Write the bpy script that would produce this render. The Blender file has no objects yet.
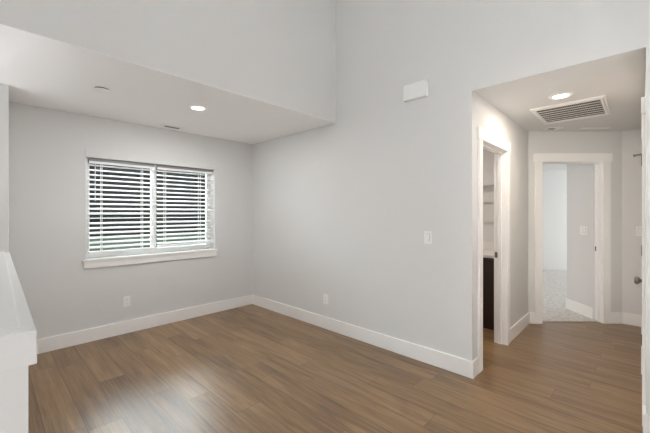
import bpy, bmesh, math
from mathutils import Matrix, Vector

# ------------------------------------------------------------------ camera, world, light, exposure
C = bpy.context.scene
COL = C.collection
YAW = math.radians(43.9968)
SA, CA = math.sin(YAW), math.cos(YAW)
cam = bpy.data.objects.new('camera', bpy.data.cameras.new('camera'))
COL.objects.link(cam)
cam.location = (0, 0, 1.39)
cam.rotation_euler = (math.radians(90), 0, -(math.pi/2 - YAW))
cam.data.sensor_width = 36
cam.data.lens = 328.3/650*36
cam.data.shift_y = -3.5/650
cam.data.clip_start = 0.02
C.camera = cam

w = bpy.data.worlds.new('overcast_sky'); C.world = w; w.use_nodes = True
bg = w.node_tree.nodes['Background']
bg.inputs['Color'].default_value = (0.87, 0.935, 1.0, 1)
bg.inputs['Strength'].default_value = 20.0

def area(name, loc, rot, sx, sy, power, color=(1, 1, 1), spread=180, shape='RECTANGLE', parent=None):
    l = bpy.data.lights.new(name, 'AREA'); l.shape = shape; l.size = sx; l.size_y = sy
    l.energy = power; l.color = color; l.spread = math.radians(spread)
    o = bpy.data.objects.new(name, l); COL.objects.link(o); o.location = loc; o.rotation_euler = rot
    if parent: o.parent = parent
    return o
R90 = math.pi/2
# added area lights on the solid rear and left walls, out of view
area('rear_fill', (-0.4, -4.95, 1.2), (R90, 0, 0), 4.0, 2.2, 10, (0.97, 0.99, 1.0))
area('left_fill', (-3.15, 0.2, 1.25), (R90, 0, -R90), 1.6, 2.0, 46, (0.97, 0.99, 1.0))
# unseen area light added in the stairwell to brighten the lowered ceiling
area('stair_fill', (-0.54, 3.15, -1.15), (math.radians(172), 0, math.pi), 0.8, 0.9, 44, (0.96, 0.98, 1.0))
# narrow area light added across from the hall opening to lift its far walls
area('hall_fill', (-3.15, 0.5, 1.35), (R90, 0, -R90), 0.8, 2.0, 2.1, (1.0, 0.93, 0.84), spread=9)
# added narrow beam aimed at the unseen pale tiles, which bounce it upward
beam = area('bounce_beam', (-2.7, -1.5, 3.0), (0, 0, 0), 1.6, 1.8, 82, (0.96, 0.98, 1.0), spread=12)
beam.rotation_euler = Vector((3.4, 0.0, -3.0)).to_track_quat('-Z', 'Y').to_euler()

C.view_settings.view_transform = 'Standard'
C.view_settings.look = 'None'
C.view_settings.gamma = 1
C.view_settings.use_curve_mapping = False
C.view_settings.exposure = 0.12
C.cycles.use_denoising = True
C.cycles.sample_clamp_indirect = 25.0
C.cycles.max_bounces = 14
C.cycles.diffuse_bounces = 8
C.cycles.transparent_max_bounces = 16

# ------------------------------------------------------------------ materials
def mat(name, color, rough=0.5, metal=0.0, bump=0.0, bscale=200.0, spec=0.5, vary=0.0):
    m = bpy.data.materials.new(name); m.use_nodes = True
    nt = m.node_tree; N = nt.nodes; L = nt.links; b = N['Principled BSDF']
    b.inputs['Base Color'].default_value = (*color, 1)
    b.inputs['Roughness'].default_value = rough
    b.inputs['Metallic'].default_value = metal
    b.inputs['Specular IOR Level'].default_value = spec
    tc = N.new('ShaderNodeTexCoord')
    nz = N.new('ShaderNodeTexNoise'); nz.inputs['Scale'].default_value = bscale; nz.inputs['Detail'].default_value = 3
    L.new(tc.outputs['Object'], nz.inputs['Vector'])
    if bump > 0:
        bp = N.new('ShaderNodeBump'); bp.inputs['Strength'].default_value = bump; bp.inputs['Distance'].default_value = 0.002
        L.new(nz.outputs['Fac'], bp.inputs['Height']); L.new(bp.outputs['Normal'], b.inputs['Normal'])
    v = max(vary, 0.01)
    mx = N.new('ShaderNodeMix'); mx.data_type = 'RGBA'
    mx.inputs['A'].default_value = (*[max(0, c*(1-v)) for c in color], 1)
    mx.inputs['B'].default_value = (*[min(1, c*(1+v)) for c in color], 1)
    L.new(nz.outputs['Fac'], mx.inputs['Factor']); L.new(mx.outputs['Result'], b.inputs['Base Color'])
    return m

M = {}
M['paint'] = mat('wall_paint', (0.735, 0.735, 0.73), 0.75, bump=0.05, bscale=160, spec=0.25)
M['ceiling'] = mat('ceiling_paint', (0.93, 0.93, 0.93), 0.85, bump=0.05, bscale=140, spec=0.2)
M['trim'] = mat('trim_paint', (0.92, 0.915, 0.905), 0.42, spec=0.4)
M['vinyl'] = mat('white_vinyl', (0.94, 0.94, 0.94), 0.35)
M['slat'] = mat('blind_slat', (0.88, 0.88, 0.87), 0.4)
M['plastic'] = mat('white_plastic', (0.88, 0.88, 0.865), 0.4)
M['slot'] = mat('dark_slot', (0.03, 0.03, 0.03), 0.7)
M['nickel'] = mat('satin_nickel', (0.20, 0.18, 0.16), 0.35, 1.0)
M['grille'] = mat('grille_enamel', (0.90, 0.89, 0.87), 0.4)
M['filter'] = mat('grille_interior', (0.09, 0.075, 0.065), 0.9)
M['espresso'] = mat('espresso_wood', (0.030, 0.015, 0.010), 0.35, vary=0.3, bscale=30)
M['quartz'] = mat('white_quartz', (0.82, 0.81, 0.80), 0.25, vary=0.06, bscale=40)
M['dark_siding'] = mat('dark_siding', (0.005, 0.005, 0.005), 0.9, bump=0.3, bscale=20, spec=0.0)
M['concrete'] = mat('mossy_concrete', (0.035, 0.042, 0.034), 0.9, bump=0.3, bscale=30, spec=0.0, vary=0.3)
M['soil'] = mat('ground_soil', (0.16, 0.16, 0.13), 0.95, bump=0.5, bscale=20, vary=0.3)
M['headrail'] = mat('headrail_grey', (0.25, 0.25, 0.265), 0.4)
M['rod'] = mat('clear_wand', (0.75, 0.77, 0.77), 0.2)

def emit(name, color, s):
    m = bpy.data.materials.new(name); m.use_nodes = True
    b = m.node_tree.nodes['Principled BSDF']
    b.inputs['Base Color'].default_value = (0.8, 0.8, 0.8, 1)
    b.inputs['Emission Color'].default_value = (*color, 1); b.inputs['Emission Strength'].default_value = s
    return m
M['lens'] = emit('lit_lens', (1.0, 0.96, 0.90), 4.0)

def glass():
    m = bpy.data.materials.new('window_glass'); m.use_nodes = True
    nt = m.node_tree; N = nt.nodes; L = nt.links; N.remove(N['Principled BSDF'])
    t = N.new('ShaderNodeBsdfTransparent'); t.inputs['Color'].default_value = (0.94, 0.97, 0.96, 1)
    g = N.new('ShaderNodeBsdfGlossy'); g.inputs['Roughness'].default_value = 0.02
    fr = N.new('ShaderNodeFresnel'); fr.inputs['IOR'].default_value = 1.5
    mx = N.new('ShaderNodeMixShader')
    L.new(fr.outputs['Fac'], mx.inputs['Fac']); L.new(t.outputs['BSDF'], mx.inputs[1]); L.new(g.outputs['BSDF'], mx.inputs[2])
    L.new(mx.outputs['Shader'], N['Material Output'].inputs['Surface'])
    return m
M['glass'] = glass()

def wood_floor():
    m = bpy.data.materials.new('oak_planks'); m.use_nodes = True
    nt = m.node_tree; N = nt.nodes; L = nt.links; b = N['Principled BSDF']
    tc = N.new('ShaderNodeTexCoord')
    sep = N.new('ShaderNodeSeparateXYZ'); L.new(tc.outputs['Object'], sep.inputs[0])
    addx = N.new('ShaderNodeMath'); addx.operation = 'SUBTRACT'; addx.inputs[1].default_value = 0.2655 - 0.1905*40
    L.new(sep.outputs['X'], addx.inputs[0])
    addy = N.new('ShaderNodeMath'); addy.operation = 'ADD'; addy.inputs[1].default_value = 20.35
    L.new(sep.outputs['Y'], addy.inputs[0])
    # plank index and a random end-joint offset per row
    div = N.new('ShaderNodeMath'); div.operation = 'DIVIDE'; div.inputs[1].default_value = 0.1905; L.new(addx.outputs[0], div.inputs[0])
    row = N.new('ShaderNodeMath'); row.operation = 'FLOOR'; L.new(div.outputs[0], row.inputs[0])
    wr = N.new('ShaderNodeTexWhiteNoise'); wr.noise_dimensions = '1D'; L.new(row.outputs[0], wr.inputs['W'])
    off = N.new('ShaderNodeMath'); off.operation = 'MULTIPLY_ADD'; off.inputs[1].default_value = 1.5
    L.new(wr.outputs['Value'], off.inputs[0]); L.new(addy.outputs[0], off.inputs[2])
    ldiv = N.new('ShaderNodeMath'); ldiv.operation = 'DIVIDE'; ldiv.inputs[1].default_value = 1.22; L.new(off.outputs[0], ldiv.inputs[0])
    seg = N.new('ShaderNodeMath'); seg.operation = 'FLOOR'; L.new(ldiv.outputs[0], seg.inputs[0])
    cmb = N.new('ShaderNodeCombineXYZ'); L.new(row.outputs[0], cmb.inputs[0]); L.new(seg.outputs[0], cmb.inputs[1])
    wn = N.new('ShaderNodeTexWhiteNoise'); wn.noise_dimensions = '3D'; L.new(cmb.outputs[0], wn.inputs['Vector'])
    # seams
    def edge(src, wdt):
        fr = N.new('ShaderNodeMath'); fr.operation = 'FRACT'; L.new(src.outputs[0], fr.inputs[0])
        p = N.new('ShaderNodeMath'); p.operation = 'PINGPONG'; p.inputs[1].default_value = 0.5; L.new(fr.outputs[0], p.inputs[0])
        lt = N.new('ShaderNodeMath'); lt.operation = 'LESS_THAN'; lt.inputs[1].default_value = wdt; L.new(p.outputs[0], lt.inputs[0])
        return lt
    e1 = edge(div, 0.010); e2 = edge(ldiv, 0.0010)
    seam = N.new('ShaderNodeMath'); seam.operation = 'MAXIMUM'; L.new(e1.outputs[0], seam.inputs[0]); L.new(e2.outputs[0], seam.inputs[1])
    # grain stretched along the plank, different in every plank
    w4 = N.new('ShaderNodeMath'); w4.operation = 'MULTIPLY'; w4.inputs[1].default_value = 37.0; L.new(wn.outputs['Value'], w4.inputs[0])
    def grain(sx, sy, detail, dist, rough=0.6):
        mp = N.new('ShaderNodeMapping'); mp.inputs['Scale'].default_value = (sx, sy, 1); L.new(tc.outputs['Object'], mp.inputs['Vector'])
        n = N.new('ShaderNodeTexNoise'); n.noise_dimensions = '4D'; n.inputs['Scale'].default_value = 1
        n.inputs['Detail'].default_value = detail; n.inputs['Distortion'].default_value = dist; n.inputs['Roughness'].default_value = rough
        L.new(mp.outputs['Vector'], n.inputs['Vector']); L.new(w4.outputs[0], n.inputs['W'])
        return n
    g1 = grain(8, 0.9, 5, 1.4)
    g2 = grain(70, 2.2, 4, 0.4)
    g3 = grain(5.5, 2.6, 2, 0.6)
    ramp = N.new('ShaderNodeValToRGB'); cr = ramp.color_ramp
    cr.elements[0].position = 0.30; cr.elements[0].color = (0.088, 0.047, 0.024, 1)
    cr.elements[1].position = 0.72; cr.elements[1].color = (0.385, 0.245, 0.130, 1)
    e = cr.elements.new(0.5); e.color = (0.232, 0.140, 0.068, 1)
    mixg = N.new('ShaderNodeMath'); mixg.operation = 'MULTIPLY_ADD'; mixg.inputs[1].default_value = 0.42
    L.new(g2.outputs['Fac'], mixg.inputs[0])
    half = N.new('ShaderNodeMath'); half.operation = 'MULTIPLY'; half.inputs[1].default_value = 0.58; L.new(g1.outputs['Fac'], half.inputs[0])
    L.new(half.outputs[0], mixg.inputs[2])
    # per-plank tone shift
    sh = N.new('ShaderNodeMath'); sh.operation = 'MULTIPLY_ADD'; sh.inputs[1].default_value = 0.12; sh.inputs[2].default_value = -0.05
    L.new(wn.outputs['Value'], sh.inputs[0])
    tot = N.new('ShaderNodeMath'); tot.operation = 'ADD'; L.new(mixg.outputs[0], tot.inputs[0]); L.new(sh.outputs[0], tot.inputs[1])
    L.new(tot.outputs[0], ramp.inputs['Fac'])
    # knots: darker cloudy patches
    kr = N.new('ShaderNodeMapRange'); kr.inputs['From Min'].default_value = 0.60; kr.inputs['From Max'].default_value = 0.78
    kr.inputs['To Min'].default_value = 0.0; kr.inputs['To Max'].default_value = 0.45; L.new(g3.outputs['Fac'], kr.inputs['Value'])
    mk = N.new('ShaderNodeMix'); mk.data_type = 'RGBA'; mk.inputs['B'].default_value = (0.115, 0.066, 0.038, 1)
    L.new(kr.outputs[0], mk.inputs['Factor']); L.new(ramp.outputs['Color'], mk.inputs['A'])
    ms = N.new('ShaderNodeMix'); ms.data_type = 'RGBA'; ms.inputs['B'].default_value = (0.06, 0.04, 0.028, 1)
    sf = N.new('ShaderNodeMath'); sf.operation = 'MULTIPLY'; sf.inputs[1].default_value = 0.85; L.new(seam.outputs[0], sf.inputs[0])
    L.new(sf.outputs[0], ms.inputs['Factor']); L.new(mk.outputs['Result'], ms.inputs['A'])
    L.new(ms.outputs['Result'], b.inputs['Base Color'])
    b.inputs['Roughness'].default_value = 0.34
    b.inputs['Specular IOR Level'].default_value = 0.7
    bp = N.new('ShaderNodeBump'); bp.inputs['Strength'].default_value = 0.06; bp.inputs['Distance'].default_value = 0.002
    L.new(g2.outputs['Fac'], bp.inputs['Height']); L.new(bp.outputs['Normal'], b.inputs['Normal'])
    return m
M['floor'] = wood_floor()

def carpet_mat():
    m = mat('carpet_pile', (0.66, 0.64, 0.62), 0.95, bump=1.0, bscale=22, spec=0.1, vary=0.35)
    return m
M['carpet'] = carpet_mat()

# ------------------------------------------------------------------ mesh helpers
DIAG = Matrix(((SA, CA, 0, 0), (-CA, SA, 0, 0), (0, 0, 1, 0), (0, 0, 0, 1)))   # frame of the wall that cuts the hall's corner
I4 = Matrix.Identity(4)

class MB:
    def __init__(s): s.bm = bmesh.new()
    def box(s, x0, x1, y0, y1, z0, z1, mx=I4):
        return s.prism([(x0, y0), (x1, y0), (x1, y1), (x0, y1)], z0, z1, mx)
    def prism(s, pts, z0, z1, mx=I4):
        bm = s.bm
        a = [bm.verts.new(mx @ Vector((p[0], p[1], z0))) for p in pts]
        b = [bm.verts.new(mx @ Vector((p[0], p[1], z1))) for p in pts]
        n = len(pts)
        bm.faces.new(a[::-1]); bm.faces.new(b)
        for i in range(n): bm.faces.new((a[i], a[(i+1) % n], b[(i+1) % n], b[i]))
        return s
    def hexa(s, v8):
        bm = s.bm; v = [bm.verts.new(p) for p in v8]
        for f in ((3, 2, 1, 0), (4, 5, 6, 7), (0, 1, 5, 4), (1, 2, 6, 5), (2, 3, 7, 6), (3, 0, 4, 7)): bm.faces.new([v[i] for i in f])
        return s
    def lathe(s, prof, mx=I4, n=40):      # (radius, height) profile about local z
        bm = s.bm; rings = []
        for r, h in prof:
            if r < 1e-6: rings.append([bm.verts.new(mx @ Vector((0, 0, h)))])
            else: rings.append([bm.verts.new(mx @ Vector((r*math.cos(2*math.pi*i/n), r*math.sin(2*math.pi*i/n), h))) for i in range(n)])
        for A, B in zip(rings, rings[1:]):
            for i in range(n):
                j = (i+1) % n
                if len(A) == 1 and len(B) == 1: continue
                if len(A) == 1: bm.faces.new((A[0], B[j], B[i]))
                elif len(B) == 1: bm.faces.new((A[i], A[j], B[0]))
                else: bm.faces.new((A[i], A[j], B[j], B[i]))
        return s
    def tube(s, p0, p1, r, n=12):
        p0 = Vector(p0); p1 = Vector(p1); d = p1-p0
        mx = Matrix.Translation(p0) @ d.to_track_quat('Z', 'Y').to_matrix().to_4x4()
        return s.lathe([(0, 0), (r, 0), (r, d.length), (0, d.length)], mx, n)
    def build(s, name, m, parent=None, bevel=0.0, smooth=False, kind=None):
        bm = s.bm
        bmesh.ops.recalc_face_normals(bm, faces=bm.faces)
        if bevel > 0:
            bmesh.ops.bevel(bm, geom=bm.edges[:], offset=bevel, segments=2, affect='EDGES', profile=0.6)
        me = bpy.data.meshes.new(name); bm.to_mesh(me); bm.free(); me.materials.append(m)
        if smooth:
            for p in me.polygons: p.use_smooth = True
            me.set_sharp_from_angle(angle=math.radians(35))
        o = bpy.data.objects.new(name, me); COL.objects.link(o)
        if parent:
            o.parent = parent; o.matrix_parent_inverse = Matrix.Translation(-parent.location)
        if kind: o['kind'] = kind
        return o

def tag(o, label, cat, group=None, kind=None):
    o['label'] = label; o['category'] = cat
    if group: o['group'] = group
    if kind: o['kind'] = kind
    return o
def thing(name, loc, label, cat, group=None):
    o = bpy.data.objects.new(name, None); COL.objects.link(o); o.location = loc; o.empty_display_size = 0.05
    return tag(o, label, cat, group)
def struct_empty(name, loc):
    o = bpy.data.objects.new(name, None); COL.objects.link(o); o.location = loc; o['kind'] = 'structure'
    return o
S = 'structure'

# ------------------------------------------------------------------ main dimensions
YW = 4.295        # window wall face
XL = 2.85         # long wall face
YS = 2.575        # face of the wall above the lowered ceiling
ZS = 2.443        # lowered ceiling
ZH = 2.42         # hall ceiling
ZT = 4.3          # high ceiling
YH = 1.030        # hall left wall face
YR = -0.018       # hall right wall face
XE = 5.575        # hall end wall face
DZ = 4.137        # distance of the angled wall in its own frame

# ------------------------------------------------------------------ floor and shell
f = MB()
f.box(-0.03, 12.0, -5.1, YW+0.2, -0.2, 0.0)
f.box(-3.3, -0.03, -5.1, 1.3, -0.2, 0.0)
f.build('floor', M['floor'], kind=S)
MB().box(-3.2, 1.7, -5.0, -0.2, 0.0, 0.006).build('floor_bounce_tile', M['quartz'], kind=S)  # pale floor out of view, added to bounce light upward

# stairwell behind the half wall
st = MB()
for k in range(9):
    st.box(-1.05, -0.03, 1.3+0.27*k, 1.3+0.27*(k+1), -2.0, -0.19*(k+1))
st.build('floor_stairs', M['carpet'], kind=S)
MB().box(-0.03, 0.05, 1.2, 4.4, -2.0, -0.2).box(-1.05, -0.03, 1.2, 1.3, -2.0, -0.2).build('wall_stair_shaft', M['paint'], kind=S)
MB().box(-3.3, -1.05, 1.2, 4.5, -2.0, ZT).build('wall_stairwell', M['paint'], kind=S)

# window wall with its opening
OX0, OX1, OZ0, OZ1 = 0.749, 2.234, 0.875, 2.082
b = MB()
b.box(-1.2, OX0, YW, YW+0.19, -2.0, ZS)
b.box(OX1, XL+0.12, YW, YW+0.19, 0, ZS)
b.box(OX0, OX1, YW, YW+0.19, 0, OZ0)
b.box(OX0, OX1, YW, YW+0.19, OZ1, ZS)
b.build('wall_window_side', M['paint'], kind=S)
MB().box(-1.05, 0.135, 3.75, YW, -2.0, ZS).build('wall_left', M['paint'], bevel=0.003, kind=S)
MB().box(-3.3, XL, YS+0.12, YW+0.19, ZS, ZS+0.15).box(-3.3, XL, YS, YS+0.12, ZS, ZS+0.004).build('ceiling_lowered', M['ceiling'], kind=S)
MB().box(-3.3, XL, YS, YS+0.12, ZS+0.004, ZT).build('wall_above_lowered_ceiling', M['paint'], kind=S)
MB().box(-3.4, XL+0.12, -5.2, YS+0.12, ZT, ZT+0.15).build('ceiling_high', M['ceiling'], kind=S)
# long wall, with the hall opening
b = MB()
b.prism([(XL, YH), (XL+0.12, YH), (XL+0.12, YW+0.19), (XL, YW+0.19)], 0, ZT)
b.box(XL, XL+0.12, YR, YH, ZH+0.004, ZT)
b.box(XL, XL+0.12, -5.1, YR, 0, ZT)
b.build('wall_right', M['paint'], kind=S)
# rear and left walls with invented window recesses, closed at the back
b = MB()
b.box(-3.4, -2.4, -5.12, -5.0, 0, ZT); b.box(1.6, XL, -5.12, -5.0, 0, ZT)
b.box(-2.4, 1.6, -5.12, -5.02, 0.1, 2.3); b.box(-2.4, 1.6, -5.12, -5.0, 0, 0.1); b.box(-2.4, 1.6, -5.12, -5.0, 2.3, ZT)
b.build('wall_rear', M['paint'], kind=S)
b = MB()
b.box(-3.32, -3.2, -5.0, -2.4, 0, ZT); b.box(-3.32, -3.2, -0.1, 1.2, 0, ZT)
b.box(-3.36, -3.3, -2.4, -0.1, 0.4, 3.15); b.box(-3.32, -3.2, -2.4, -0.1, 0, 0.4); b.box(-3.32, -3.2, -2.4, -0.1, 3.15, ZT)
b.build('wall_far_left', M['paint'], kind=S)

# hall: left wall with a door opening
LX0, LX1 = 3.062, 3.805
b = MB()
b.box(XL+0.12, LX0-0.02, YH, YH+0.115, 0, ZH)
b.box(LX1+0.02, 4.80, YH, YH+0.115, 0, ZH)
b.box(LX0-0.02, LX1+0.02, YH, YH+0.115, 2.055, ZH)
b.build('wall_hall_left', M['paint'], kind=S)
# angled wall with a door opening
AX0, AX1 = 2.731, 3.497
b = MB()
b.box(2.545, AX0-0.02, DZ, DZ+0.12, 0, ZH, DIAG)
b.box(AX1+0.02, 3.86, DZ, DZ+0.12, 0, ZH, DIAG)
b.box(AX0-0.02, AX1+0.02, DZ, DZ+0.12, 2.053, ZH, DIAG)
b.build('wall_hall_angled', M['paint'], kind=S)
MB().box(XE, XE+0.12, -0.14, 0.19, 0, ZH).build('wall_hall_end', M['paint'], kind=S)
RX0, RX1 = 3.062, 3.83
b = MB()
b.box(XL+0.12, RX0-0.02, YR-0.12, YR, 0, ZH)
b.box(RX1+0.02, XE, YR-0.12, YR, 0, ZH)
b.box(RX0-0.02, RX1+0.02, YR-0.12, YR, 2.055, ZH)
b.build('wall_hall_right', M['paint'], kind=S)
MB().box(XL+0.12, 3.831, -7, 6, ZH, ZH+0.12).box(4.433, 14, -7, 6, ZH, ZH+0.12).box(3.831, 4.433, -7, 0.270, ZH, ZH+0.12).box(3.831, 4.433, 0.768, 6, ZH, ZH+0.12).box(XL, XL+0.12, YR, YH, ZH, ZH+0.004).build('ceiling_hall', M['paint'], kind=S)
# small room off the hall
b = MB()
b.box(4.75, 4.87, YH+0.115, 3.2, 0, ZH)
b.build('wall_washroom_right', M['paint'], kind=S)
MB().box(XL+0.12, 4.87, 3.2, 3.32, 0, ZH).build('wall_washroom_back', M['paint'], kind=S)
# carpeted room past the angled door
b = MB()
b.box(2.505, 2.55, DZ+0.12, 8.05, 0, ZH, DIAG); b.build('wall_bedroom_left', M['paint'], kind=S)
MB().box(2.42, 8.2, 7.95, 8.07, 0, ZH, DIAG).build('wall_bedroom_far', M['paint'], kind=S)
MB().box(3.492, 8.1, DZ+0.126, 4.74, 0.0125, ZH, DIAG).build('wall_bedroom_near', M['paint'], bevel=0.004, kind=S)
b = MB()
b.box(8.1, 8.2, 4.2, 4.9, 0, ZH, DIAG); b.box(8.1, 8.2, 7.4, 8.0, 0, ZH, DIAG)
b.box(8.14, 8.2, 4.9, 7.4, 0.6, 2.1, DIAG); b.box(8.1, 8.2, 4.9, 7.4, 0, 0.6, DIAG); b.box(8.1, 8.2, 4.9, 7.4, 2.1, ZH, DIAG)
b.build('wall_bedroom_right', M['paint'], kind=S)
c = MB().prism([(AX0+0.004, DZ+0.06), (AX1-0.004, DZ+0.06), (AX1-0.004, DZ+0.125), (8.09, DZ+0.125), (8.09, 7.93), (2.555, 7.93), (2.555, DZ+0.125), (AX0+0.004, DZ+0.125)], 0.0, 0.012, DIAG).build('carpet', M['carpet'])
tag(c, 'pale flecked carpet on the floor of the room past the far doorway', 'carpet', kind='stuff')
p = DIAG @ Vector((8.0, 6.15, 1.35))
area('bedroom_side_fill', p, (R90, 0, -(math.pi/2-YAW)+R90), 2.4, 1.5, 52, (0.97, 0.99, 1.0))  # added area light in front of a closed wall recess, out of view

# outside
MB().box(-8, 12, YW+0.25, 12, -0.4, -0.05).build('ground_outside', M['soil'], kind=S)
nb = thing('neighbouring_building', (1.5, 7.4, -0.05), 'dark building close outside, glimpsed between the white blind slats', 'building')
m_ = MB()
for k in range(10):
    z0 = 0.95+0.15*k
    m_.hexa([(-6, 7.30, z0), (10, 7.30, z0), (10, 7.6, z0), (-6, 7.6, z0), (-6, 7.325, z0+0.15), (10, 7.325, z0+0.15), (10, 7.6, z0+0.15), (-6, 7.6, z0+0.15)])
m_.build('siding', M['dark_siding'], nb)
MB().box(-6, 10, 7.31, 7.6, -0.05, 0.95).build('foundation', M['concrete'], nb)

# ------------------------------------------------------------------ baseboards
BH, BT = 0.143, 0.015
def baseboard(name, *runs):
    b = MB()
    for (x0, x1, y0, y1) in runs: b.box(x0, x1, y0, y1, 0, BH)
    return b.build(name, M['trim'], bevel=0.003, kind=S)
baseboard('baseboard_window_side', (0.135, XL-BT, YW-BT, YW))
baseboard('baseboard_left', (0.135, 0.15, 3.75, YW-BT))
baseboard('baseboard_right', (XL-BT, XL, YH-BT, YW))
baseboard('baseboard_opening', (XL, 2.976, YH-BT, YH))
baseboard('baseboard_near_right', (XL-BT, XL, -5.0, YR+BT))
baseboard('baseboard_opening_right', (XL, 2.972, YR, YR+BT))
baseboard('baseboard_hall_left', (3.892, 4.79, YH-BT, YH))
b = MB(); b.box(2.575, 2.642, DZ-BT, DZ, 0, BH, DIAG); b.box(3.585, 3.755, DZ-BT, DZ, 0, BH, DIAG)
b.build('baseboard_hall_angled', M['trim'], bevel=0.003, kind=S)
baseboard('baseboard_hall_end', (XE-BT, XE, YR+0.02, 0.185))
baseboard('baseboard_hall_right', (3.925, XE-BT, YR, YR+0.024))
b = MB(); b.box(3.477, 3.492, DZ+0.13, 4.755, 0.012, 0.012+BH, DIAG); b.box(3.477, 7, 4.74, 4.755, 0.012, 0.012+BH, DIAG)
b.build('baseboard_bedroom_near', M['trim'], bevel=0.003, kind=S)
b = MB(); b.box(2.55, 8.1, 7.935, 7.95, 0.012, 0.012+BH, DIAG); b.build('baseboard_bedroom_far', M['paint'], bevel=0.003, kind=S)
baseboard('baseboard_rear', (-3.2, XL-BT, -5.0, -4.985))

# ------------------------------------------------------------------ half wall with its cap
hw = MB()
# the wall stands a touch off square to the room, as in the photograph
def hx(t, x_near, x_far): return x_near + (x_far-x_near)*t
hw.hexa([(-0.05, 1.217, 0), (0.083, 1.217, 0), (0.122, 3.75, 0), (-0.01, 3.75, 0),
         (-0.05, 1.217, 0.985), (0.083, 1.217, 0.985), (0.122, 3.75, 0.985), (-0.01, 3.75, 0.985)])
half = hw.build('wall_half', M['paint'], kind=S)
cp = MB()
def cap_ring(x0n, x1n, x0f, x1f, yn, yf, z): return [(x0n, yn, z), (x1n, yn, z), (x1f, yf, z), (x0f, yf, z)]
cp.hexa(cap_ring(-0.067, 0.100, -0.027, 0.141, 1.198, 3.75, 0.975) + cap_ring(-0.067, 0.100, -0.027, 0.141, 1.198, 3.75, 1.062))
cp.build('cap', M['paint'], half, bevel=0.003)
# cap board: a raised field inside a narrow rim
cb = MB()
cb.hexa(cap_ring(-0.067, 0.100, -0.027, 0.141, 1.198, 3.75, 1.062) + cap_ring(-0.064, 0.097, -0.024, 0.138, 1.2005, 3.75, 1.068))
cb.hexa(cap_ring(-0.040, 0.0725, 0.0, 0.1135, 1.222, 3.75, 1.066) + cap_ring(-0.032, 0.0645, 0.008, 0.1055, 1.230, 3.75, 1.077))
cb.build('cap_board', M['paint'], half, bevel=0.001)

# ------------------------------------------------------------------ window
wn = struct_empty('window_1', (1.49, YW, OZ0))
FY0, FY1 = YW+0.115, YW+0.175
b = MB()
b.box(OX0, OX0+0.057, FY0, FY1, 0.89, OZ1); b.box(OX1-0.057, OX1, FY0, FY1, 0.89, OZ1)
b.box(OX0+0.057, OX1-0.057, FY0, FY1, 0.89, 0.95); b.box(OX0+0.057, OX1-0.057, FY0, FY1, OZ1-0.06, OZ1)
b.build('window_frame', M['vinyl'], wn, bevel=0.002)
MB().box(1.449, 1.501, FY0-0.003, FY1, 0.95, OZ1-0.06).build('mullion', M['vinyl'], wn, bevel=0.002)
for x0, x1 in ((OX0+0.057, 1.449), (1.501, OX1-0.057)):
    MB().box(x0, x1, FY0+0.03, FY0+0.036, 0.95, OZ1-0.06).build('pane', M['glass'], wn)
MB().box(OX0, OX1, YW-0.010, YW+0.03, 1.992, OZ1).build('head_trim', M['paint'], wn, bevel=0.002)
b = MB(); b.box(0.722, 2.262, YW-0.028, YW, 0.866, 0.888); b.box(OX0, OX1, YW-0.01, FY0, 0.866, 0.888)
b.build('stool', M['trim'], wn, bevel=0.003)
MB().box(0.735, 2.25, YW-0.016, YW, 0.793, 0.866).build('apron', M['trim'], wn, bevel=0.002)
MB().box(OX0, OX0+0.008, YW, FY0, 0.888, 1.992).build('jamb', M['vinyl'], wn)
MB().box(OX1-0.008, OX1, YW, FY0, 0.888, 1.992).build('jamb', M['vinyl'], wn)

YB = YW+0.050
PITCH, SW, TILT = 0.0532, 0.058, math.radians(19)
def blind(x0, x1, zrail, label, cords, wand_x=None):
    t = thing('window_blind', ((x0+x1)/2, YB, zrail), label, 'blind', 'white slatted blinds in the window')
    MB().box(x0, x1, YB-0.030, YB+0.030, 1.935, 1.990).build('headrail', M['headrail'], t, bevel=0.002)
    MB().box(x0, x1, YB-0.034, YB-0.030, 1.930, 1.957).build('headrail_lip', M['slat'], t)
    s = MB(); zt = 1.915; n = int((zt-zrail-0.02)/PITCH)+1
    for k in range(n):
        zc = zt-PITCH*k
        a_ = TILT if abs(zc-1.33) > PITCH*0.5 else math.radians(-1)
        rows = []
        for q in range(7):                       # a shallow crowned slat, room edge low
            u = -0.5+q/6; cr = 0.0045*(1-4*u*u)
            rows.append((YB+SW*u*math.cos(a_)-cr*math.sin(a_), zc+SW*u*math.sin(a_)+cr*math.cos(a_)))
        th = 0.0028
        up = [(y, z+th/2) for y, z in rows]; dn = [(y, z-th/2) for y, z in rows]
        bm = s.bm; loop = up+dn[::-1]
        A = [bm.verts.new((x0, y, z)) for y, z in loop]; B = [bm.verts.new((x1, y, z)) for y, z in loop]
        nn = len(loop)
        for i in range(nn): bm.faces.new((A[i], A[(i+1) % nn], B[(i+1) % nn], B[i]))
        for q in range(6):
            bm.faces.new((A[q], A[q+1], A[nn-2-q], A[nn-1-q])); bm.faces.new((B[q], B[q+1], B[nn-2-q], B[nn-1-q]))
    s.build('slats', M['slat'], t)
    MB().box(x0, x1, YB-0.028, YB+0.028, zrail, zrail+0.022).build('bottom_rail', M['slat'], t, bevel=0.004)
    for x in cords:
        c_ = MB()
        for yy in (YB-0.031, YB+0.031): c_.box(x-0.003, x+0.003, yy-0.0007, yy+0.0007, zrail, 1.94)
        c_.build('ladder_cord', M['slat'], t)
    if wand_x:
        wd = MB().tube((wand_x, YB-0.036, 1.945), (wand_x, YB-0.038, 1.52), 0.0045).build('wand', M['rod'], t, smooth=True)
    return t
blind(0.785, 1.452, 0.948, 'white slatted blind with a tilt wand, covering the left half of the window', (0.903, 1.316), 0.838)
blind(1.481, 2.221, 0.968, 'white slatted blind without a wand, covering the right half of the window', (1.581, 2.031))

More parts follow.
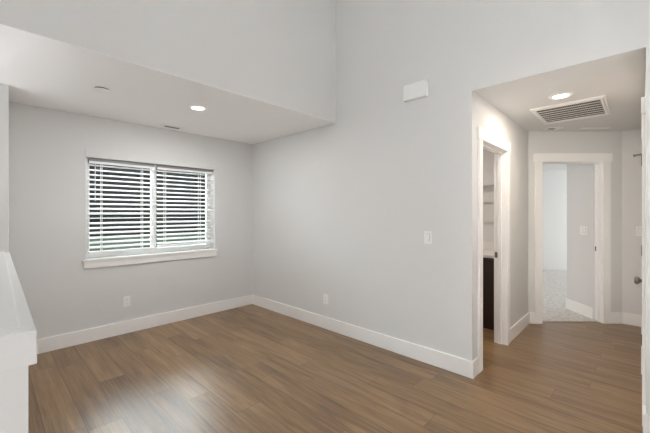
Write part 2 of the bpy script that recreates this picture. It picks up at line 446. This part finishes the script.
# ------------------------------------------------------------------ door frames
def casing_set(parent, u0, u1, v, sgn, mx, zt=2.035, wd=0.09):
    """flat side casings and a wider head across an opening u0..u1 on the plane v (room side is v - sgn*thickness)"""
    def bx(a0, a1, z0, z1, t):
        lo, hi = sorted((v, v-sgn*t)); return MB().box(a0, a1, lo, hi, z0, z1, mx)
    bx(u0-wd, u0, 0, zt, 0.018).build('casing', M['trim'], parent, bevel=0.002)
    bx(u1, u1+wd, 0, zt, 0.018).build('casing', M['trim'], parent, bevel=0.002)
    bx(u0-wd-0.018, u1+wd+0.018, zt, zt+0.105, 0.022).build('head_casing', M['trim'], parent, bevel=0.002)
def jambs(parent, u0, u1, v0, v1, mx, zt=2.035):
    for a0, a1 in ((u0-0.019, u0+0.003), (u1-0.003, u1+0.019)):
        MB().box(a0, a1, v0, v1, 0, zt+0.018, mx).build('jamb', M['trim'], parent, bevel=0.001)
    MB().box(u0+0.003, u1-0.003, v0, v1, zt-0.003, zt+0.018, mx).build('head_jamb', M['trim'], parent, bevel=0.001)
def stops(parent, u0, u1, v0, v1, mx, zt=2.035):
    b = MB()
    b.box(u0+0.003, u0+0.014, v0, v1, 0, zt-0.003, mx); b.box(u1-0.014, u1-0.003, v0, v1, 0, zt-0.003, mx)
    b.box(u0+0.014, u1-0.014, v0, v1, zt-0.014, zt-0.003, mx)
    b.build('door_stop', M['trim'], parent)

d1 = struct_empty('door_1', (3.37, YH, 0))
casing_set(d1, LX0, LX1, YH, 1, I4, wd=0.085)
jambs(d1, LX0, LX1, YH, YH+0.115, I4); stops(d1, LX0, LX1, YH+0.04, YH+0.075, I4)
MB().box(LX1-0.005, LX1-0.002, YH+0.080, YH+0.108, 0.912, 0.972).build('strike_plate', M['nickel'], d1)
leaf = MB().box(LX0+0.006, LX0+0.041, YH+0.12, YH+0.12+0.69, 0.012, 2.025).build('door_leaf', M['trim'], d1, bevel=0.002)

d2 = struct_empty('door_2', DIAG @ Vector((3.11, DZ, 0)))
casing_set(d2, AX0, AX1, DZ, 1, DIAG)
jambs(d2, AX0, AX1, DZ, DZ+0.12, DIAG); stops(d2, AX0, AX1, DZ+0.045, DZ+0.08, DIAG)
MB().box(AX1-0.005, AX1-0.002, DZ+0.083, DZ+0.110, 0.90, 0.96, DIAG).build('strike_plate', M['nickel'], d2)
MB().box(AX0+0.006, AX0+0.041, DZ+0.13, DZ+0.13+0.74, 0.02, 2.025, DIAG).build('door_leaf', M['trim'], d2, bevel=0.002)

d3 = struct_empty('door_3', (3.45, YR, 0))
casing_set(d3, RX0, RX1, YR, -1, I4)
jambs(d3, RX0, RX1, YR-0.12, YR, I4)
lf = MB()
lf.box(RX0+0.005, RX1-0.005, YR-0.037, YR-0.002, 0.012, 2.028)
leaf3 = lf.build('door_leaf', M['trim'], d3, bevel=0.002)
kx, kz = 3.13, 0.925
K = Matrix.Translation((kx, YR-0.002, kz)) @ Matrix.Rotation(-R90, 4, 'X')
kb = MB().lathe([(0, 0), (0.031, 0), (0.031, 0.006), (0.026, 0.010), (0.012, 0.012), (0.011, 0.026), (0.020, 0.032), (0.0265, 0.042), (0.0265, 0.050), (0.020, 0.058), (0, 0.060)], K, 32)
kb.build('knob', M['nickel'], leaf3, smooth=True)
for zc in (1.83, 1.075, 0.325):
    h_ = MB(); h_.tube((RX1-0.001, YR+0.016, zc-0.045), (RX1-0.001, YR+0.016, zc+0.045), 0.0075)
    h_.box(RX1-0.03, RX1-0.001, YR-0.001, YR+0.010, zc-0.044, zc+0.044)
    hg = h_.build('hinge', M['nickel'], d3, smooth=True)
    if zc > 1.5:
        h2 = MB(); h2.tube((RX1-0.001, YR+0.016, zc+0.045), (RX1-0.001, YR+0.016, zc+0.058), 0.009)
        h2.tube((RX1-0.001, YR+0.016, zc+0.052), (RX1-0.015, YR+0.062, zc+0.046), 0.007)
        h2.tube((RX1-0.015, YR+0.062, zc+0.046), (RX1-0.017, YR+0.070, zc+0.045), 0.011)
        h2.build('hinge_pin_stop', M['nickel'], hg, smooth=True)

# ------------------------------------------------------------------ ceiling fittings
def recessed(x, y, z, label, power, color, side=0):
    t = thing('recessed_light', (x, y, z), label, 'ceiling light')
    MB().lathe([(0.060, -0.004), (0.068, -0.010), (0.088, -0.004), (0.090, 0.0), (0.060, 0.0), (0.060, -0.004)], Matrix.Translation((x, y, z))).build('trim_ring', M['vinyl'], t, smooth=True)
    MB().lathe([(0, -0.0045), (0.055, -0.0045), (0.061, -0.003), (0.061, -0.0005), (0, -0.0005)], Matrix.Translation((x, y, z))).build('lens', M['lens'], t, smooth=True)
    area('lamp_glow', (x, y, z-0.012), (0, 0, 0), 0.12, 0.12, power, color, shape='DISK')
    if side:
        pl = bpy.data.lights.new('lamp_side_glow', 'SPOT'); pl.spot_size = math.radians(172); pl.spot_blend = 0.4; pl.energy = side; pl.color = color; pl.shadow_soft_size = 0.02
        po = bpy.data.objects.new('lamp_side_glow', pl); COL.objects.link(po); po.location = (x, y, z-0.035)
    return t
recessed(1.482, 3.197, ZS, 'round lit recessed light in the lowered ceiling near the window', 16, (1.0, 1.0, 0.98))
recessed(3.512, 0.514, ZH, 'round lit recessed light in the hall ceiling beside the large air grille', 12, (1.0, 0.88, 0.74))
area('washroom_fill', (3.9, 2.2, ZH-0.03), (0, 0, 0), 0.3, 0.3, 10.5, (1.0, 0.88, 0.77))  # unseen area light added to brighten the washroom
area('bedroom_top_fill', DIAG @ Vector((2.95, 6.0, ZH-0.02)), (0, 0, 0), 0.3, 0.3, 8, (1.0, 0.97, 0.93))  # unseen area light added to brighten the carpeted room

t = thing('ceiling_cover_plate', (0.69, 3.30, ZS), 'small round white cover plate on the lowered ceiling above the window', 'cover plate')
MB().lathe([(0, -0.024), (0.054, -0.024), (0.060, -0.021), (0.061, -0.016), (0.059, -0.008), (0, -0.008)], Matrix.Translation((0.69, 3.30, ZS))).build('plate', M['plastic'], t, smooth=True)
MB().lathe([(0, -0.008), (0.052, -0.008), (0.052, 0.0), (0, 0.0)], Matrix.Translation((0.69, 3.30, ZS))).build('gap_shade', M['slot'], t)  # near-black colour stands in for the shaded gap above the plate

def register(x0, x1, y0, y1, sx0, sx1, sy0, sy1, z, label, mx=I4, nb_=3):
    c_ = mx @ Vector(((x0+x1)/2, (y0+y1)/2, z))
    t = thing('ceiling_register', c_, label, 'air vent')
    fr = MB()
    fr.box(x0, sx0, y0, y1, z-0.006, z, mx); fr.box(sx1, x1, y0, y1, z-0.006, z, mx)
    fr.box(sx0, sx1, y0, sy0, z-0.006, z, mx); fr.box(sx0, sx1, sy1, y1, z-0.006, z, mx)
    fr.build('frame', M['grille'], t)
    MB().box(sx0, sx1, sy0, sy1, z-0.0056, z-0.0005, mx).build('opening', M['slot'], t)  # solid plate, painted dark for the shade inside the slot
    bl = MB()
    for i in range(nb_):
        yy = sy0+(i+0.5)*(sy1-sy0)/nb_
        bl.box(sx0, sx1, yy-0.0015, yy+0.0015, z-0.0064, z-0.0056, mx)
    bl.build('louvers', M['grille'], t)
    return t
register(1.46, 1.72, 4.06, 4.20, 1.505, 1.675, 4.105, 4.165, ZS, 'small white ceiling register with a dark slot above the window', nb_=2)
register(2.69, 2.86, 3.935, 4.06, 2.715, 2.80, 3.97, 4.03, ZH, 'small pale register on the hall ceiling near the far doorway', DIAG, 2)
o = MB().box(3.10, 3.44, 3.95, 3.99, ZH-0.007, ZH, DIAG).build('ceiling_strip', M['vinyl'], bevel=0.002)
tag(o, 'thin pale flush strip on the hall ceiling above the far doorway', 'ceiling strip')

# return air grille
gx0, gx1, gy0, gy1 = 3.757, 4.49, 0.233, 0.802
ix0, ix1, iy0, iy1 = 3.831, 4.433, 0.270, 0.768
t = thing('return_air_grille', ((gx0+gx1)/2, (gy0+gy1)/2, ZH), 'large white framed return air grille with dark louvers in the hall ceiling', 'air grille')
fr = MB(); z = ZH
def ring(mb, a0, a1, b0, b1, c0, c1, d0, d1, z0, z1):
    mb.box(a0, c0, b0, b1, z0, z1); mb.box(c1, a1, b0, b1, z0, z1); mb.box(c0, c1, b0, d0, z0, z1); mb.box(c0, c1, d1, b1, z0, z1)
ring(fr, gx0, gx1, gy0, gy1, gx0+0.02, gx1-0.02, gy0+0.012, gy1-0.012, z-0.012, z)
fr.build('outer_frame', M['grille'], t)
fr = MB(); ring(fr, gx0+0.024, gx1-0.024, gy0+0.0155, gy1-0.0155, ix0, ix1, iy0, iy1, z-0.014, z-0.002)
fr.build('inner_frame', M['grille'], t)
MB().box(ix0, ix1, iy0, iy1, z+0.10, z+0.12).build('filter', M['filter'], t)
duct = MB(); ring(duct, ix0, ix1, iy0, iy1, ix0+0.003, ix1-0.003, iy0+0.003, iy1-0.003, z-0.001, z+0.10)
duct.build('duct_box', M['filter'], t)
bl = MB(); nbl = 7
for i in range(1, nbl):
    xx = ix0+(ix1-ix0)*i/nbl
    bl.box(xx-0.013, xx+0.013, iy0, iy1, z-0.011, z-0.009)
bl.build('louvers', M['grille'], t)
fn = MB(); nf = 34
for i in range(1, nf):
    yy = iy0+(iy1-iy0)*i/nf
    fn.box(ix0, ix1, yy-0.001, yy+0.001, z+0.004, z+0.012)
fn.build('fins', mat('fin_metal', (0.45, 0.42, 0.39), 0.5), t)

# ------------------------------------------------------------------ wall fittings
def plate_thing(name, loc, rz, label, cat, w_, h_, build):
    """a face plate; local frame: x across, z up, -y out of the wall"""
    mx = Matrix.Translation(loc) @ Matrix.Rotation(rz, 4, 'Z')
    t = thing(name, loc, label, cat)
    MB().box(-w_/2, w_/2, -0.006, 0, -h_/2, h_/2, mx).build('face_plate', M['plastic'], t, bevel=0.0015)
    build(t, mx)
    return t
def outlet_parts(t, mx):
    for zc in (0.021, -0.021):
        rc = MB().lathe([(0, 0.0062), (0.0165, 0.0062), (0.0175, 0.009), (0, 0.009)], mx @ Matrix.Translation((0, 0, zc)) @ Matrix.Rotation(R90, 4, 'X'), 24).build('receptacle', M['plastic'], t)
        s = MB()
        for dx, hh in ((-0.006, 0.008), (0.006, 0.006)): s.box(dx-0.0012, dx+0.0012, -0.0095, -0.0088, zc-hh/2+0.003, zc+hh/2+0.003, mx)
        s.box(-0.002, 0.002, -0.0095, -0.0088, zc-0.010, zc-0.006, mx)
        s.build('slots', M['slot'], rc)
def rocker_parts(n):
    def fn_(t, mx):
        for k in range(n):
            xc = (k-(n-1)/2)*0.046
            MB().box(xc-0.0175, xc+0.0175, -0.0068, -0.0058, -0.034, 0.034, mx).build('recess', M['slot'], t)
            b = MB(); b.bm
            pr = [(-0.006, -0.0325), (-0.0115, -0.0325), (-0.0085, 0.0), (-0.0095, 0.0325), (-0.006, 0.0325)]
            A = [b.bm.verts.new(mx @ Vector((xc-0.016, y, z_))) for y, z_ in pr]; B = [b.bm.verts.new(mx @ Vector((xc+0.016, y, z_))) for y, z_ in pr]
            b.bm.faces.new(A); b.bm.faces.new(B[::-1])
            for i in range(5): b.bm.faces.new((A[i], A[(i+1) % 5], B[(i+1) % 5], B[i]))
            b.build('rocker', M['plastic'], t)
    return fn_
plate_thing('wall_outlet', (1.14, YW, 0.366), 0, 'white electrical outlet low on the wall beneath the window', 'outlet', 0.072, 0.118, outlet_parts)
plate_thing('wall_outlet', (XL, 2.737, 0.355), -R90, 'white electrical outlet low on the long blank wall', 'outlet', 0.072, 0.118, outlet_parts)
plate_thing('light_switch', (XL, 1.424, 1.164), -R90, 'white rocker light switch on the long wall near the hall opening', 'light switch', 0.074, 0.116, rocker_parts(1))
plate_thing('light_switch', DIAG @ Vector((3.492, 4.43, 1.155)), -R90-(math.pi/2-YAW), 'double white light switch on the grey wall seen through the far doorway', 'light switch', 0.116, 0.116, rocker_parts(2))
plate_thing('light_switch', (XE, 0.018, 1.165), -R90, 'white light switch on the hall end wall beside the door hinges', 'light switch', 0.070, 0.116, rocker_parts(1))

t = thing('door_chime', (XL, 1.545, 2.54), 'white rectangular door chime box high on the long wall', 'door chime')
MB().box(XL-0.012, XL, 1.425, 1.645, 2.472, 2.604).build('backing', M['plastic'], t)
MB().box(XL-0.055, XL-0.010, 1.416, 1.652, 2.464, 2.612).build('cover', M['plastic'], t, bevel=0.006)

# ------------------------------------------------------------------ washroom
t = thing('vanity_cabinet', (4.45, 1.7, 0), 'dark brown vanity cabinet with a white counter inside the side doorway', 'vanity')
MB().box(4.19, 4.70, 1.155, 2.30, 0.0, 0.855).build('body', M['espresso'], t)
for k in range(2):
    y0 = 1.157+0.57*k
    dr = MB().box(4.172, 4.19, y0, y0+0.56, 0.10, 0.84).build('door', M['espresso'], t, bevel=0.003)
    MB().tube((4.160, y0+0.06, 0.60), (4.160, y0+0.06, 0.72), 0.005).build('handle', M['nickel'], dr, smooth=True)
MB().box(4.15, 4.735, 1.15, 2.32, 0.857, 0.887).build('countertop', M['quartz'], t, bevel=0.002)
MB().box(4.728, 4.748, 1.15, 2.32, 0.887, 1.005).build('backsplash', M['quartz'], t, bevel=0.002)
for zc, th, dp, lab in ((1.775, 0.020, 0.10, 'topmost'), (1.54, 0.007, 0.03, 'middle'), (1.27, 0.007, 0.03, 'lowest')):
    o = MB().box(4.75-dp, 4.748, 1.15, 1.75, zc-th/2, zc+th/2).build('wall_shelf', M['paint'])
    tag(o, f'{lab} narrow shelf on the wall above the vanity, seen through the side doorway', 'shelf', 'narrow shelves above the vanity')
